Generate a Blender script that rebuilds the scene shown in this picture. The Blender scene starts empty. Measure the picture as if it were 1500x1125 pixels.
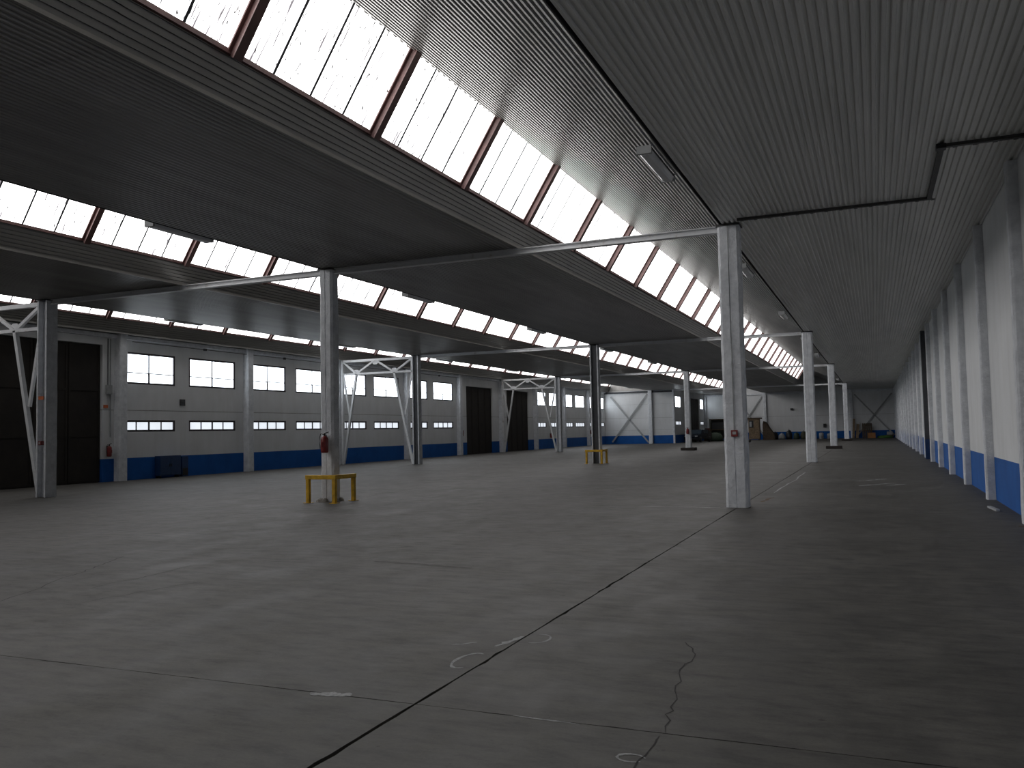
import bpy, math, random
from mathutils import Vector, Matrix

# ------------------------------------------------------------------ camera, world, exposure
sc = bpy.context.scene
COL = sc.collection
F_PX, YAW, PITCH, ROLL, EYE = 1260.3, 0.3978, 0.0551, -0.0209, 1.6
fw = Vector((-math.sin(YAW)*math.cos(PITCH), math.cos(YAW)*math.cos(PITCH), math.sin(PITCH)))
rt = Vector((math.cos(YAW), math.sin(YAW), 0)); up = rt.cross(fw)
r2 = math.cos(ROLL)*rt + math.sin(ROLL)*up; u2 = -math.sin(ROLL)*rt + math.cos(ROLL)*up
cd = bpy.data.cameras.new('camera'); cd.sensor_width = 36; cd.lens = F_PX/1500*36
cd.clip_end = 500
cam = bpy.data.objects.new('camera', cd); COL.objects.link(cam)
cam.matrix_world = Matrix(((r2.x, u2.x, -fw.x, 0), (r2.y, u2.y, -fw.y, 0), (r2.z, u2.z, -fw.z, EYE), (0, 0, 0, 1)))
sc.camera = cam

SKY_GLOW = 3.9          # daylight coming through the translucent roof sheets
WIN_GLOW = 4.2          # daylight in the large upper windows
LOW_GLOW = 0.86         # daylight in the low window strips
wd = bpy.data.worlds.new('overcast_sky'); sc.world = wd; wd.use_nodes = True
wd.node_tree.nodes['Background'].inputs[0].default_value = (0.86, 0.92, 1.0, 1)
wd.node_tree.nodes['Background'].inputs[1].default_value = 2.0
sc.view_settings.view_transform = 'Standard'; sc.view_settings.look = 'None'
sc.view_settings.exposure = 0.22; sc.view_settings.gamma = 1.0; sc.view_settings.use_curve_mapping = False
sc.cycles.diffuse_bounces = 6

random.seed(7)

# ------------------------------------------------------------------ measures (metres)
XA, XB, XC = -2.578, -12.284, -22.037         # column rows
XR, XL = 2.22, -27.10                         # side walls, inner face
ROWS = (17.70, 39.55, 61.50, 90.50)           # column lines
ZC = 5.69                                     # underside of the flat ceiling
Y0, Y1 = -8.0, 108.0                          # rear and far end wall
YX, XD = 90.5, -19.5                          # cross wall on the left, inner side wall behind it
K_KINK, K_LO, K_UP, K_VAL = -4.62, -4.39, -3.66, -0.17
Z_LO, Z_UP = 6.25, 7.40
DADO = 0.875

# ------------------------------------------------------------------ materials
def mat(name):
    m = bpy.data.materials.new(name); m.use_nodes = True
    nt = m.node_tree; b = nt.nodes['Principled BSDF']
    return m, nt, b
def N(nt, t, **kw):
    n = nt.nodes.new(t)
    for k, v in kw.items(): setattr(n, k, v)
    return n
def pos(nt): return N(nt, 'ShaderNodeNewGeometry').outputs['Position']
def mapped(nt, scale):
    mp = N(nt, 'ShaderNodeMapping'); mp.inputs['Scale'].default_value = scale
    nt.links.new(pos(nt), mp.inputs['Vector']); return mp.outputs[0]
def noise(nt, scale, detail=4, rough=0.55, vec=None):
    n = N(nt, 'ShaderNodeTexNoise'); n.inputs['Scale'].default_value = scale
    n.inputs['Detail'].default_value = detail; n.inputs['Roughness'].default_value = rough
    nt.links.new(vec if vec is not None else pos(nt), n.inputs['Vector']); return n.outputs['Fac']
def ramp(nt, fac, stops):
    r = N(nt, 'ShaderNodeValToRGB'); e = r.color_ramp.elements
    while len(e) < len(stops): e.new(0.5)
    for q, (p, c) in zip(e, stops):
        q.position = p; q.color = (*c, 1) if len(c) == 3 else c
    nt.links.new(fac, r.inputs[0]); return r.outputs[0]
def mixc(nt, fac, a, b, blend='MIX'):
    m = N(nt, 'ShaderNodeMix', data_type='RGBA', blend_type=blend)
    for s, v in ((m.inputs[0], fac), (m.inputs[6], a), (m.inputs[7], b)):
        if hasattr(v, 'links'): nt.links.new(v, s)
        else: s.default_value = v if isinstance(v, float) else (*v, 1)
    return m.outputs[2]
def bump(nt, b, h, strength, dist=0.01):
    n = N(nt, 'ShaderNodeBump'); n.inputs['Strength'].default_value = strength; n.inputs['Distance'].default_value = dist
    nt.links.new(h, n.inputs['Height']); nt.links.new(n.outputs[0], b.inputs['Normal'])

M = {}
def simple(key, col, rough=0.6, metal=0.0, var=0.15, scale=6.0, bmp=0.0):
    m, nt, b = mat(key)
    f = noise(nt, scale, 5)
    c = ramp(nt, f, ((0.3, tuple(x*(1-var) for x in col)), (0.7, tuple(min(1, x*(1+var)) for x in col))))
    nt.links.new(c, b.inputs['Base Color']); b.inputs['Roughness'].default_value = rough; b.inputs['Metallic'].default_value = metal
    if bmp: bump(nt, b, noise(nt, scale*8, 3), bmp, 0.01)
    M[key] = m; return m

def wall_mat(key, white, blue):
    m, nt, b = mat(key)
    sep = N(nt, 'ShaderNodeSeparateXYZ'); nt.links.new(pos(nt), sep.inputs[0])
    gt = N(nt, 'ShaderNodeMath', operation='GREATER_THAN'); gt.inputs[1].default_value = DADO
    nt.links.new(sep.outputs['Z'], gt.inputs[0])
    w = ramp(nt, noise(nt, 0.7, 6, 0.6), ((0.25, tuple(x*0.88 for x in white)), (0.7, white)))
    st = ramp(nt, noise(nt, 3.0, 5, 0.6, mapped(nt, (1, 1, 0.12))), ((0.25, (0.93, 0.925, 0.91)), (0.6, (1, 1, 1))))
    w = mixc(nt, 1.0, w, st, 'MULTIPLY')
    bl = ramp(nt, noise(nt, 1.6, 6, 0.6), ((0.25, tuple(x*0.8 for x in blue)), (0.75, tuple(x*1.1 for x in blue))))
    nt.links.new(mixc(nt, gt.outputs[0], bl, w), b.inputs['Base Color'])
    b.inputs['Roughness'].default_value = 0.7; b.inputs['Specular IOR Level'].default_value = 0.2
    bump(nt, b, noise(nt, 30, 4), 0.25, 0.01)
    M[key] = m
wall_mat('wall_paint', (0.77, 0.78, 0.79), (0.012, 0.105, 0.38))

# rough white coating on the steel
m, nt, b = mat('coated_white')
c = ramp(nt, noise(nt, 5, 6, 0.65), ((0.3, (0.60, 0.62, 0.65)), (0.65, (0.80, 0.82, 0.85))))
nt.links.new(c, b.inputs['Base Color']); b.inputs['Roughness'].default_value = 0.75
bump(nt, b, noise(nt, 22, 5, 0.7), 0.9, 0.03); M['coated'] = m

# painted steel of the trusses and beams, a little rusty
m, nt, b = mat('white_steel')
c = ramp(nt, noise(nt, 4, 6, 0.7), ((0.27, (0.42, 0.38, 0.34)), (0.42, (0.66, 0.67, 0.68)), (0.8, (0.74, 0.75, 0.77))))
nt.links.new(c, b.inputs['Base Color']); b.inputs['Roughness'].default_value = 0.5; M['steel'] = m

# corrugated lining sheets: darker and more metallic in the middle bays, paler in the right bay
def sheet_mat(key, lo, hi, rough, metal):
    m, nt, b = mat(key)
    c = ramp(nt, noise(nt, 0.9, 6, 0.6, mapped(nt, (2.2, 0.25, 1))), ((0.3, lo), (0.7, hi)))
    nt.links.new(c, b.inputs['Base Color']); b.inputs['Roughness'].default_value = rough; b.inputs['Metallic'].default_value = metal
    M[key] = m
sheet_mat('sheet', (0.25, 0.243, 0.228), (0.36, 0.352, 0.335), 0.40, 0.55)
sheet_mat('pale_sheet', (0.66, 0.665, 0.64), (0.80, 0.80, 0.775), 0.45, 0.15)

# concrete floor
m, nt, b = mat('concrete')
f1 = noise(nt, 0.35, 8, 0.62); f2 = noise(nt, 1.9, 8, 0.7, mapped(nt, (1, 0.6, 1))); f3 = noise(nt, 45, 4, 0.7)
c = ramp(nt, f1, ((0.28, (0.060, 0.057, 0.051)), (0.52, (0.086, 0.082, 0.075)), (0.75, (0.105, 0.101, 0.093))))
c = mixc(nt, 1.0, c, ramp(nt, f2, ((0.3, (0.66, 0.66, 0.67)), (0.6, (1.05, 1.05, 1.04)))), 'MULTIPLY')
c = mixc(nt, 1.0, c, ramp(nt, f3, ((0.3, (0.88, 0.88, 0.88)), (0.7, (1.08, 1.08, 1.08)))), 'MULTIPLY')
dk = ramp(nt, noise(nt, 0.8, 5, 0.6, mapped(nt, (0.5, 1.6, 1))), ((0.62, (1, 1, 1)), (0.76, (0.62, 0.62, 0.63))))
c = mixc(nt, 1.0, c, dk, 'MULTIPLY')
sm = ramp(nt, noise(nt, 4.5, 7, 0.72, mapped(nt, (0.55, 1.5, 1))), ((0.34, (0.62, 0.62, 0.64)), (0.5, (1, 1, 1)), (0.66, (1.25, 1.25, 1.23))))
c = mixc(nt, 1.0, c, sm, 'MULTIPLY')
sp = ramp(nt, noise(nt, 11, 5, 0.6), ((0.27, (0.5, 0.49, 0.48)), (0.33, (1, 1, 1))))
c = mixc(nt, 1.0, c, sp, 'MULTIPLY')
lt = ramp(nt, noise(nt, 1.3, 9, 0.75), ((0.66, (0, 0, 0)), (0.78, (0.35, 0.35, 0.35))))
c = mixc(nt, lt, c, (0.2, 0.2, 0.195)); b.inputs['Specular IOR Level'].default_value = 0.3
nt.links.new(c, b.inputs['Base Color'])
nt.links.new(ramp(nt, f2, ((0.3, (0.5, 0.5, 0.5)), (0.7, (0.72, 0.72, 0.72)))), b.inputs['Roughness'])
bump(nt, b, f3, 0.15, 0.004); M['floor'] = m

# translucent roof sheet with daylight in it, dirt in streaks down the slope
def glow(key, col, strength, dirt):
    m, nt, b = mat(key)
    b.inputs['Base Color'].default_value = (0.6, 0.62, 0.63, 1); b.inputs['Roughness'].default_value = 0.35
    if dirt:
        v = N(nt, 'ShaderNodeMapping'); v.inputs['Scale'].default_value = (1.2, 26, 1.2); nt.links.new(pos(nt), v.inputs['Vector'])
        n1 = noise(nt, 1.0, 3, 0.5, v.outputs[0])
        v2 = N(nt, 'ShaderNodeMapping'); v2.inputs['Scale'].default_value = (9, 30, 9); nt.links.new(pos(nt), v2.inputs['Vector'])
        n2 = noise(nt, 1.0, 2, 0.5, v2.outputs[0])
        d1 = ramp(nt, n1, ((0.35, (0.05, 0.045, 0.05)), (0.41, (1, 1, 1))))
        d2 = ramp(nt, n2, ((0.335, (0.02, 0.02, 0.02)), (0.375, (1, 1, 1))))
        c = mixc(nt, 1.0, d1, d2, 'MULTIPLY'); c = mixc(nt, 1.0, c, col, 'MULTIPLY')
    else:
        n1 = noise(nt, 0.9, 3, 0.5); c = ramp(nt, n1, ((0.3, tuple(x*0.86 for x in col)), (0.6, col)))
    nt.links.new(c, b.inputs['Emission Color']); b.inputs['Emission Strength'].default_value = strength
    M[key] = m
glow('roof_pane', (1.0, 0.985, 0.985), SKY_GLOW, True)
glow('window_pane', (0.84, 0.92, 1.0), WIN_GLOW, False)
glow('low_pane', (0.86, 0.92, 1.0), LOW_GLOW, False)

simple('rafter', (0.115, 0.060, 0.055), 0.55, 0, 0.3, 5)
simple('frame', (0.030, 0.020, 0.026), 0.5)
simple('door_dark', (0.016, 0.012, 0.009), 0.75, 0, 0.35, 2)
simple('dark_steel', (0.045, 0.043, 0.042), 0.55)
simple('dark_paint', (0.055, 0.058, 0.066), 0.6)
simple('plinth', (0.022, 0.016, 0.014), 0.8)
simple('yellow', (0.62, 0.36, 0.012), 0.45, 0, 0.25, 9)
simple('red', (0.20, 0.018, 0.016), 0.35, 0, 0.15, 9)
simple('red_dark', (0.16, 0.012, 0.012), 0.4)
simple('orange', (0.55, 0.13, 0.03), 0.5)
simple('black', (0.012, 0.012, 0.013), 0.45)
simple('white_plain', (0.70, 0.71, 0.72), 0.5, 0, 0.08)
simple('fixture', (0.42, 0.43, 0.45), 0.45, 0, 0.1)
simple('tube', (0.75, 0.76, 0.78), 0.2, 0, 0.03)
simple('chalk', (0.30, 0.305, 0.305), 0.9, 0, 0.3, 40)
simple('crack', (0.035, 0.033, 0.032), 0.95, 0, 0.3, 40)
simple('rubber_mark', (0.070, 0.066, 0.062), 0.8, 0, 0.3, 12)
simple('mortar', (0.30, 0.29, 0.27), 0.9, 0, 0.3, 30, 0.5)
simple('cabinet_blue', (0.010, 0.040, 0.120), 0.5)
simple('wood', (0.22, 0.16, 0.10), 0.75, 0, 0.35, 7)
simple('wood_dark', (0.085, 0.060, 0.038), 0.8, 0, 0.35, 7)
simple('cardboard', (0.38, 0.17, 0.06), 0.8)
simple('green_tarp', (0.06, 0.17, 0.025), 0.6)
simple('green_dark', (0.030, 0.050, 0.030), 0.7, 0, 0.4, 8)
simple('bag_black', (0.014, 0.016, 0.020), 0.5, 0, 0.4, 8)
simple('bag_white', (0.36, 0.37, 0.38), 0.6)
simple('bag_olive', (0.060, 0.060, 0.035), 0.7)
simple('car_paint', (0.012, 0.018, 0.030), 0.22)
simple('car_glass', (0.05, 0.07, 0.09), 0.08)
simple('rust', (0.10, 0.062, 0.036), 0.9, 0, 0.4, 15)
simple('grey_plastic', (0.33, 0.34, 0.34), 0.5)

# ------------------------------------------------------------------ mesh helpers
class MB:
    def __init__(s): s.v = []; s.f = []; s.mi = []
    def face(s, pts, k=0):
        n = len(s.v); s.v += [tuple(p) for p in pts]; s.f.append(tuple(range(n, n+len(pts)))); s.mi.append(k)
    def box(s, x0, x1, y0, y1, z0, z1, k=0):
        n = len(s.v)
        s.v += [(x, y, z) for z in (z0, z1) for y in (y0, y1) for x in (x0, x1)]
        for q in ((0,2,3,1), (4,5,7,6), (0,1,5,4), (2,6,7,3), (0,4,6,2), (1,3,7,5)):
            s.f.append(tuple(n+i for i in q)); s.mi.append(k)
        return s
    def loft(s, rings, cap=True, k=0):
        n = len(s.v); c = len(rings[0])
        for r in rings: s.v += [tuple(p) for p in r]
        for i in range(len(rings)-1):
            for j in range(c):
                a = n+i*c+j; b_ = n+i*c+(j+1) % c
                s.f.append((a, b_, b_+c, a+c)); s.mi.append(k)
        if cap:
            s.f.append(tuple(n+j for j in reversed(range(c)))); s.mi.append(k)
            s.f.append(tuple(n+(len(rings)-1)*c+j for j in range(c))); s.mi.append(k)
        return s
    def tube(s, pts, r, seg=8, k=0):
        pts = [Vector(p) for p in pts]; rings = []
        for i, p in enumerate(pts):
            d = (pts[min(i+1, len(pts)-1)] - pts[max(i-1, 0)]).normalized()
            a = d.cross(Vector((0, 0, 1)))
            if a.length < 1e-3: a = d.cross(Vector((1, 0, 0)))
            a.normalize(); b_ = d.cross(a); rr = r[i] if isinstance(r, (list, tuple)) else r
            rings.append([p + a*math.cos(2*math.pi*t/seg)*rr + b_*math.sin(2*math.pi*t/seg)*rr for t in range(seg)])
        return s.loft(rings, True, k)
    def bar(s, p, q, w, d, axis=(0, 1, 0), k=0):
        p, q = Vector(p), Vector(q); ax = Vector(axis).normalized(); t = (q-p).normalized(); n = ax.cross(t).normalized()
        ring = lambda o: [o + ax*d/2*sx + n*w/2*sy for sx, sy in ((-1, -1), (1, -1), (1, 1), (-1, 1))]
        return s.loft([ring(p), ring(q)], True, k)
    def lathe(s, prof, c=(0, 0, 0), seg=14, k=0):
        rings = [[(c[0]+r*math.cos(2*math.pi*t/seg), c[1]+r*math.sin(2*math.pi*t/seg), c[2]+z) for t in range(seg)] for r, z in prof]
        return s.loft(rings, True, k)
    def mesh(s, name, mats, smooth=False):
        me = bpy.data.meshes.new(name); me.from_pydata(s.v, [], s.f); me.update()
        for m_ in (mats if isinstance(mats, (list, tuple)) else [mats]): me.materials.append(M[m_])
        me.polygons.foreach_set('material_index', s.mi)
        if smooth: me.polygons.foreach_set('use_smooth', [True]*len(me.polygons))
        return me
    def build(s, name, mats, parent=None, smooth=False, loc=(0, 0, 0)):
        return link(name, s.mesh(name, mats, smooth), parent, loc)
def link(name, me, parent=None, loc=(0, 0, 0), rz=0.0):
    o = bpy.data.objects.new(name, me); COL.objects.link(o); o.location = loc; o.rotation_euler = (0, 0, rz)
    if parent is not None: o.parent = parent
    return o
def tag(o, label=None, cat=None, group=None, kind=None):
    if label: o['label'] = label
    if cat: o['category'] = cat
    if group: o['group'] = group
    if kind: o['kind'] = kind
    return o
def thing(name, label, cat, loc=(0, 0, 0), rz=0.0, group=None, kind=None):
    return tag(link(name, None, None, loc, rz), label, cat, group, kind)
def copy_tree(o, loc, rz=None, label=None, parent=None):
    c = o.copy(); COL.objects.link(c); c.parent = parent
    if parent is None:
        c.location = loc
        if rz is not None: c.rotation_euler = (0, 0, rz)
        if label: c['label'] = label
    for ch in list(o.children): copy_tree(ch, None, parent=c)
    return c
def bevel(o, w=0.01, seg=2):
    md = o.modifiers.new('bevel', 'BEVEL'); md.width = w; md.segments = seg; md.limit_method = 'ANGLE'; return o
ORD = ['first', 'second', 'third', 'fourth', 'fifth', 'sixth', 'seventh', 'eighth', 'ninth', 'tenth', 'eleventh', 'twelfth',
       'thirteenth', 'fourteenth', 'fifteenth', 'sixteenth', 'seventeenth', 'eighteenth', 'nineteenth', 'twentieth',
       'twenty-first', 'twenty-second', 'twenty-third', 'twenty-fourth']

# ------------------------------------------------------------------ floor
floor = thing('floor', 'worn grey concrete floor with cracked slab joints', 'floor', kind='structure')
base = MB().box(XL-0.3, XR+0.3, Y0, Y1, -0.16, -0.06).build('subfloor', 'crack', floor)
XS = [XL-0.25, XC, XB, XA, XR+0.25]
YS = [Y0, 4.55, 17.60, 39.45, 61.4, 83.3, Y1]
JX = {XC: 0.003, XB: 0.003, XA: 0.009}
def jx(x): return JX.get(x, 0.0)
def jy(y): return 0.0035 if y == 4.55 else (0.002 if y not in (Y0, Y1) else 0.0)
def run(a, b, near_step):
    pts = [a]; step = near_step
    n = max(1, int(abs(b-a)/step)); n = min(n, 160)
    return [a+(b-a)*i/n for i in range(n)]
rj = random.Random(3)
for i in range(4):
    for j in range(6):
        x0, x1, y0, y1 = XS[i]+jx(XS[i]), XS[i+1]-jx(XS[i+1]), YS[j]+jy(YS[j]), YS[j+1]-jy(YS[j+1])
        near = YS[j] < 17
        out = []
        def edge(ax, ay, bx, by, amp):
            L = math.hypot(bx-ax, by-ay); n = min(120, max(1, int(L/(0.12 if near else 1.2)))); w = 0.0
            nx, ny = -(by-ay)/L, (bx-ax)/L
            for q in range(n):
                t = q/n; w = 0.6*w + rj.uniform(-1, 1)*amp
                if q == 0: w0 = 0
                else: w0 = max(-0.4*amp, w) if rj.random() > 0.06 else 2.6*amp
                out.append((ax+(bx-ax)*t+nx*w0, ay+(by-ay)*t+ny*w0))
        edge(x0, y0, x1, y0, 0.0025 if j == 1 else 0.0012)
        edge(x1, y0, x1, y1, 0.005 if XS[i+1] == XA else 0.001)
        edge(x1, y1, x0, y1, 0.0025 if j == 0 else 0.0012)
        edge(x0, y1, x0, y0, 0.005 if XS[i] == XA else 0.001)
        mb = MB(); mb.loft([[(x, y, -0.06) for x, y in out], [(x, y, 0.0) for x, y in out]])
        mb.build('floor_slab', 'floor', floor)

def ribbon(name, pts, w, material, z=0.0012, parent=floor, seed=1, jag=0.5, kind=None):
    rr = random.Random(seed); top = []; bot = []
    for i, p in enumerate(pts):
        a = Vector(pts[max(i-1, 0)]); c = Vector(pts[min(i+1, len(pts)-1)]); d = (c-a).normalized(); n = Vector((-d.y, d.x))
        ww = w*(1-jag/2+rr.random()*jag)*(0.35 if i in (0, len(pts)-1) else 1)
        top.append((p[0]+n.x*ww/2, p[1]+n.y*ww/2)); bot.append((p[0]-n.x*ww/2, p[1]-n.y*ww/2))
    mb = MB()
    for i in range(len(pts)-1):
        q = [bot[i], bot[i+1], top[i+1], top[i]]
        mb.face([(x, y, z) for x, y in q])
    return mb.build(name, material, parent)
def wiggle(p, q, n, amp, seed):
    rr = random.Random(seed); p = Vector(p); q = Vector(q); d = q-p; nn = Vector((-d.y, d.x)).normalized(); out = []; w = 0
    for i in range(n+1):
        w = 0.7*w + rr.uniform(-amp, amp); t = i/n
        out.append(tuple(p + d*t + nn*w*math.sin(math.pi*t)))
    return out
cr = [(-1.37, 6.52), (-1.25, 6.25), (-1.21, 6.05), (-1.25, 5.85), (-1.22, 5.6), (-1.18, 5.3), (-1.15, 5.05), (-1.13, 4.85), (-1.08, 4.56)]
ribbon('floor_crack', [tuple(Vector(a).lerp(Vector(b_), t) + Vector((random.uniform(-.02, .02), 0))) for a, b_ in zip(cr, cr[1:]) for t in (0, .33, .66)] + [cr[-1]], 0.009, 'crack', seed=5)
ribbon('floor_crack', wiggle((-1.10, 4.50), (-1.13, 3.7), 14, 0.02, 11), 0.009, 'crack', seed=6)
ribbon('floor_crack', wiggle((-8.15, 6.0), (-9.6, 8.95), 24, 0.05, 12), 0.012, 'crack', seed=7)
ribbon('floor_crack', wiggle((-7.9, 6.9), (-8.0, 8.5), 16, 0.05, 13), 0.010, 'crack', seed=8)
ribbon('floor_crack', wiggle((-7.3, 6.2), (-7.0, 7.6), 14, 0.06, 14), 0.010, 'crack', seed=9)
ribbon('tyre_mark', wiggle((-5.9, 9.42), (-4.45, 9.24), 18, 0.02, 15), 0.10, 'rubber_mark', seed=10, jag=0.8)
def arc(cx, cy, rx, ry, a0, a1, n=14, rot=0.0):
    o = []
    for i in range(n+1):
        a = math.radians(a0+(a1-a0)*i/n); x, y = rx*math.cos(a), ry*math.sin(a)
        o.append((cx+x*math.cos(rot)-y*math.sin(rot), cy+x*math.sin(rot)+y*math.cos(rot)))
    return o
ribbon('chalk_mark', arc(-2.70, 5.53, 0.09, 0.20, 70, 300), 0.022, 'chalk', seed=20, jag=1)
ribbon('chalk_mark', arc(-2.47, 6.27, 0.10, 0.14, -100, 110), 0.018, 'chalk', seed=21, jag=1)
ribbon('chalk_mark', wiggle((-2.68, 5.95), (-2.60, 6.3), 8, 0.01, 22), 0.05, 'chalk', seed=22, jag=1)
for k, (cx, cy, lx, ly) in enumerate(((-3.17, 4.545, .14, .045), (-3.14, 4.57, .10, .05), (-3.2, 4.52, .1, .03))):
    ribbon('chalk_mark', wiggle((cx-lx, cy-ly*.3), (cx+lx, cy+ly*.3), 9, 0.01, 30+k), ly, 'chalk', z=0.0012+0.0003*k, seed=31+k, jag=1)
ribbon('chalk_mark', wiggle((-1.55, 4.535), (-1.95, 4.55), 8, 0.004, 41), 0.014, 'chalk', seed=41, jag=1)
ribbon('chalk_mark', arc(-1.16, 4.16, 0.07, 0.05, 20, 320), 0.018, 'chalk', seed=42, jag=1)
ribbon('chalk_mark', wiggle((-3.02, 5.9), (-2.86, 6.02), 6, 0.02, 43), 0.02, 'chalk', seed=43, jag=1)
for k, (x, y) in enumerate(((-0.35, 26.4), (0.0, 26.9), (0.2, 25.0), (-0.2, 24.4), (0.45, 24.6))):
    ribbon('chalk_mark', wiggle((x-.25, y-.2), (x+.25, y+.35), 6, 0.08, 50+k), 0.09, 'chalk', seed=50+k, jag=1)
ribbon('chalk_mark', wiggle((-3.6, 39.3), (-8.0, 39.42), 12, 0.02, 61), 0.10, 'chalk', seed=61, jag=1)
ribbon('chalk_mark', wiggle((-2.9, 17.45), (-4.6, 17.56), 12, 0.02, 62), 0.05, 'chalk', seed=62, jag=1)
ribbon('chalk_mark', wiggle((-2.3, 21.5), (-2.25, 31), 14, 0.04, 63), 0.04, 'chalk', seed=63, jag=1)

# ------------------------------------------------------------------ ceiling and roof
ceil = thing('ceiling', 'corrugated grey metal sheet ceiling with dark valley gutters', 'ceiling', kind='structure')
def corrugated(p, q, y0, y1, period, depth, prof_=((0.0, 0), (0.36, 0), (0.48, 1), (0.88, 1))):
    """sheet from p to q in the x-z plane, ribs along y; recesses go up and away from the room"""
    p, q = Vector(p), Vector(q); L = (q-p).length; d = (q-p)/L; n = Vector((-d.y, d.x))
    if n.y < 0: n = -n
    k = max(1, round(L/period)); per = L/k; prof = []
    for i in range(k):
        for t, h in prof_:
            prof.append(p + d*(i+t)*per + n*depth*h)
    prof.append(q)
    mb = MB(); c = len(prof)
    mb.v = [(a.x, y0, a.y) for a in prof] + [(a.x, y1, a.y) for a in prof]
    mb.f = [(i, i+1, c+i+1, c+i) for i in range(c-1)]; mb.mi = [0]*(c-1)
    return mb
NS = 16; SL = (Y1-Y0)/NS
GROOVE = ((0.0, 0), (0.70, 0), (0.74, 1), (0.96, 1))
def sheets(name, p, q, period=0.1, depth=0.03, yend=Y1, material='sheet', **kw):
    me = corrugated(p, q, 0, SL+0.06, period, depth, **kw).mesh(name, material)
    for i in range(NS):
        y = Y0+i*SL
        if y > yend: break
        link(name, me, ceil, (0, y, 0.004*(i % 2)))
sheets('flat_sheet', (XA-0.11, ZC), (XR+0.05, ZC), 0.098, 0.036, material='pale_sheet')
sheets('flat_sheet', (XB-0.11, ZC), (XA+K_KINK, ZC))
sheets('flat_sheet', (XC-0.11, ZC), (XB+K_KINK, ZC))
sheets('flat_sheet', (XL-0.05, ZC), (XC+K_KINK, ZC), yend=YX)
for xr in (XA, XB, XC):
    ye = YX if xr == XC else Y1
    sheets('fascia_sheet', (xr+K_KINK, ZC+0.02), (xr+K_LO, Z_LO+0.02), 0.09, 0.04, ye, prof_=GROOVE)
    sheets('slope_sheet', (xr+K_UP-0.04, Z_UP+0.02), (xr+K_VAL, ZC+0.05), 0.1, 0.024)
    if xr == XA: MB().box(xr+K_LO-0.06, xr+K_LO+0.1, YX-0.3, Y1, Z_LO, Z_LO+0.1).build('edge_trim', 'sheet', ceil)
    # valley gutter, dark, sunk between the slope and the flat sheets
    MB().box(xr+K_VAL-0.02, xr-0.06, Y0, Y1, ZC+0.085, ZC+0.11).build('valley_gutter', 'dark_steel', ceil)
    MB().box(xr+K_VAL+0.004, xr+K_VAL+0.016, Y0, Y1, ZC-0.005, ZC+0.09).build('gutter_lip', 'dark_steel', ceil)
    # edge trims
    MB().box(xr+K_KINK-0.02, xr+K_KINK+0.02, Y0, ye, ZC-0.012, ZC+0.04).build('edge_trim', 'sheet', ceil)
    mb = MB(); mb.face([(xr+K_KINK-0.09, Y0, ZC+0.1), (xr+K_LO-0.09, Y0, Z_LO+0.06), (xr+K_LO-0.09, Y1, Z_LO+0.06), (xr+K_KINK-0.09, Y1, ZC+0.1)])
    mb.build('fascia_backing', 'dark_steel', ceil)
    # outer roof skin above the lining, keeps the daylight out
    mb = MB(); mb.face([(xr+K_UP-0.12, Y0, Z_UP+0.12), (xr+0.1, Y0, ZC+0.22), (xr+0.1, Y1, ZC+0.22), (xr+K_UP-0.12, Y1, Z_UP+0.12)])
    mb.build('roof_deck', 'dark_steel', ceil)
for a, b_ in ((XA-0.08, XR+0.3), (XB-0.08, XA+K_KINK-0.07), (XC-0.08, XB+K_KINK-0.07), (XL-0.3, XC+K_KINK-0.07)):
    MB().box(a, b_, Y0, Y1, ZC+0.12, ZC+0.2).build('roof_deck', 'dark_steel', ceil)

# ------------------------------------------------------------------ skylights
def skylight(n, xr, yend, label):
    t = thing('window_%d' % n, label, 'skylight', kind='structure')
    x0, z0, x1, z1 = xr+K_LO, Z_LO, xr+K_UP, Z_UP
    dx, dz = x1-x0, z1-z0; L = math.hypot(dx, dz); ux, uz = dx/L, dz/L; nx, nz = uz, -ux     # n points into the room
    P = lambda s, o: (x0+ux*s+nx*o, z0+uz*s+nz*o)
    pitch = 3.13; start = 17.45-3.13*8
    # rafter: I section under the sheets
    mb = MB()
    for o0, o1, hw in ((0.01, 0.03, 0.075), (0.03, 0.135, 0.022), (0.135, 0.155, 0.075)):
        c = [P(-0.06, o0), P(L+0.06, o0), P(L+0.06, o1), P(-0.06, o1)]
        mb.loft([[(x, -hw, z) for x, z in c], [(x, hw, z) for x, z in c]])
    rme = mb.mesh('rafter', 'rafter')
    # one translucent sheet, gently waved
    W = pitch/4; pm = MB(); seg = 8
    for i in range(seg):
        y_0, y_1 = i*(W-0.012)/seg, (i+1)*(W-0.012)/seg
        h0, h1 = 0.012*(i % 2), 0.012*((i+1) % 2)
        a, c = P(-0.05, -h0), P(-0.05, -h1); d, e = P(L+0.08, -h0), P(L+0.08, -h1)
        pm.face([(a[0], y_0, a[1]), (d[0], y_0, d[1]), (e[0], y_1, e[1]), (c[0], y_1, c[1])])
    pme = pm.mesh('pane', 'roof_pane')
    k = 0
    while start+pitch*k < yend+0.5:
        y = start+pitch*k
        link('rafter', rme, t, (0, y, 0))
        for q in range(4):
            if y+W*(q+0.6) < yend: link('pane', pme, t, (0, y+W*q+0.006, 0))
        k += 1
    a = P(-0.03, 0.0); MB().box(a[0]-0.03, a[0]+0.035, Y0, yend, a[1]-0.03, a[1]+0.035).build('sill_rail', 'rafter', t)
    # cover behind the joints so that each joint reads as a thin dark line
    c = [P(-0.05, 0.002), P(L+0.08, 0.002), P(L+0.08, 0.008), P(-0.05, 0.008)]
    jm = MB(); jm.loft([[(x, -0.020, z) for x, z in c], [(x, 0.020, z) for x, z in c]])
    jme = jm.mesh('joint_strip', 'dark_paint')
    for i in range(int((yend-start)/W)+1): link('joint_strip', jme, t, (0, start+W*i, 0))
    return t
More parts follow.
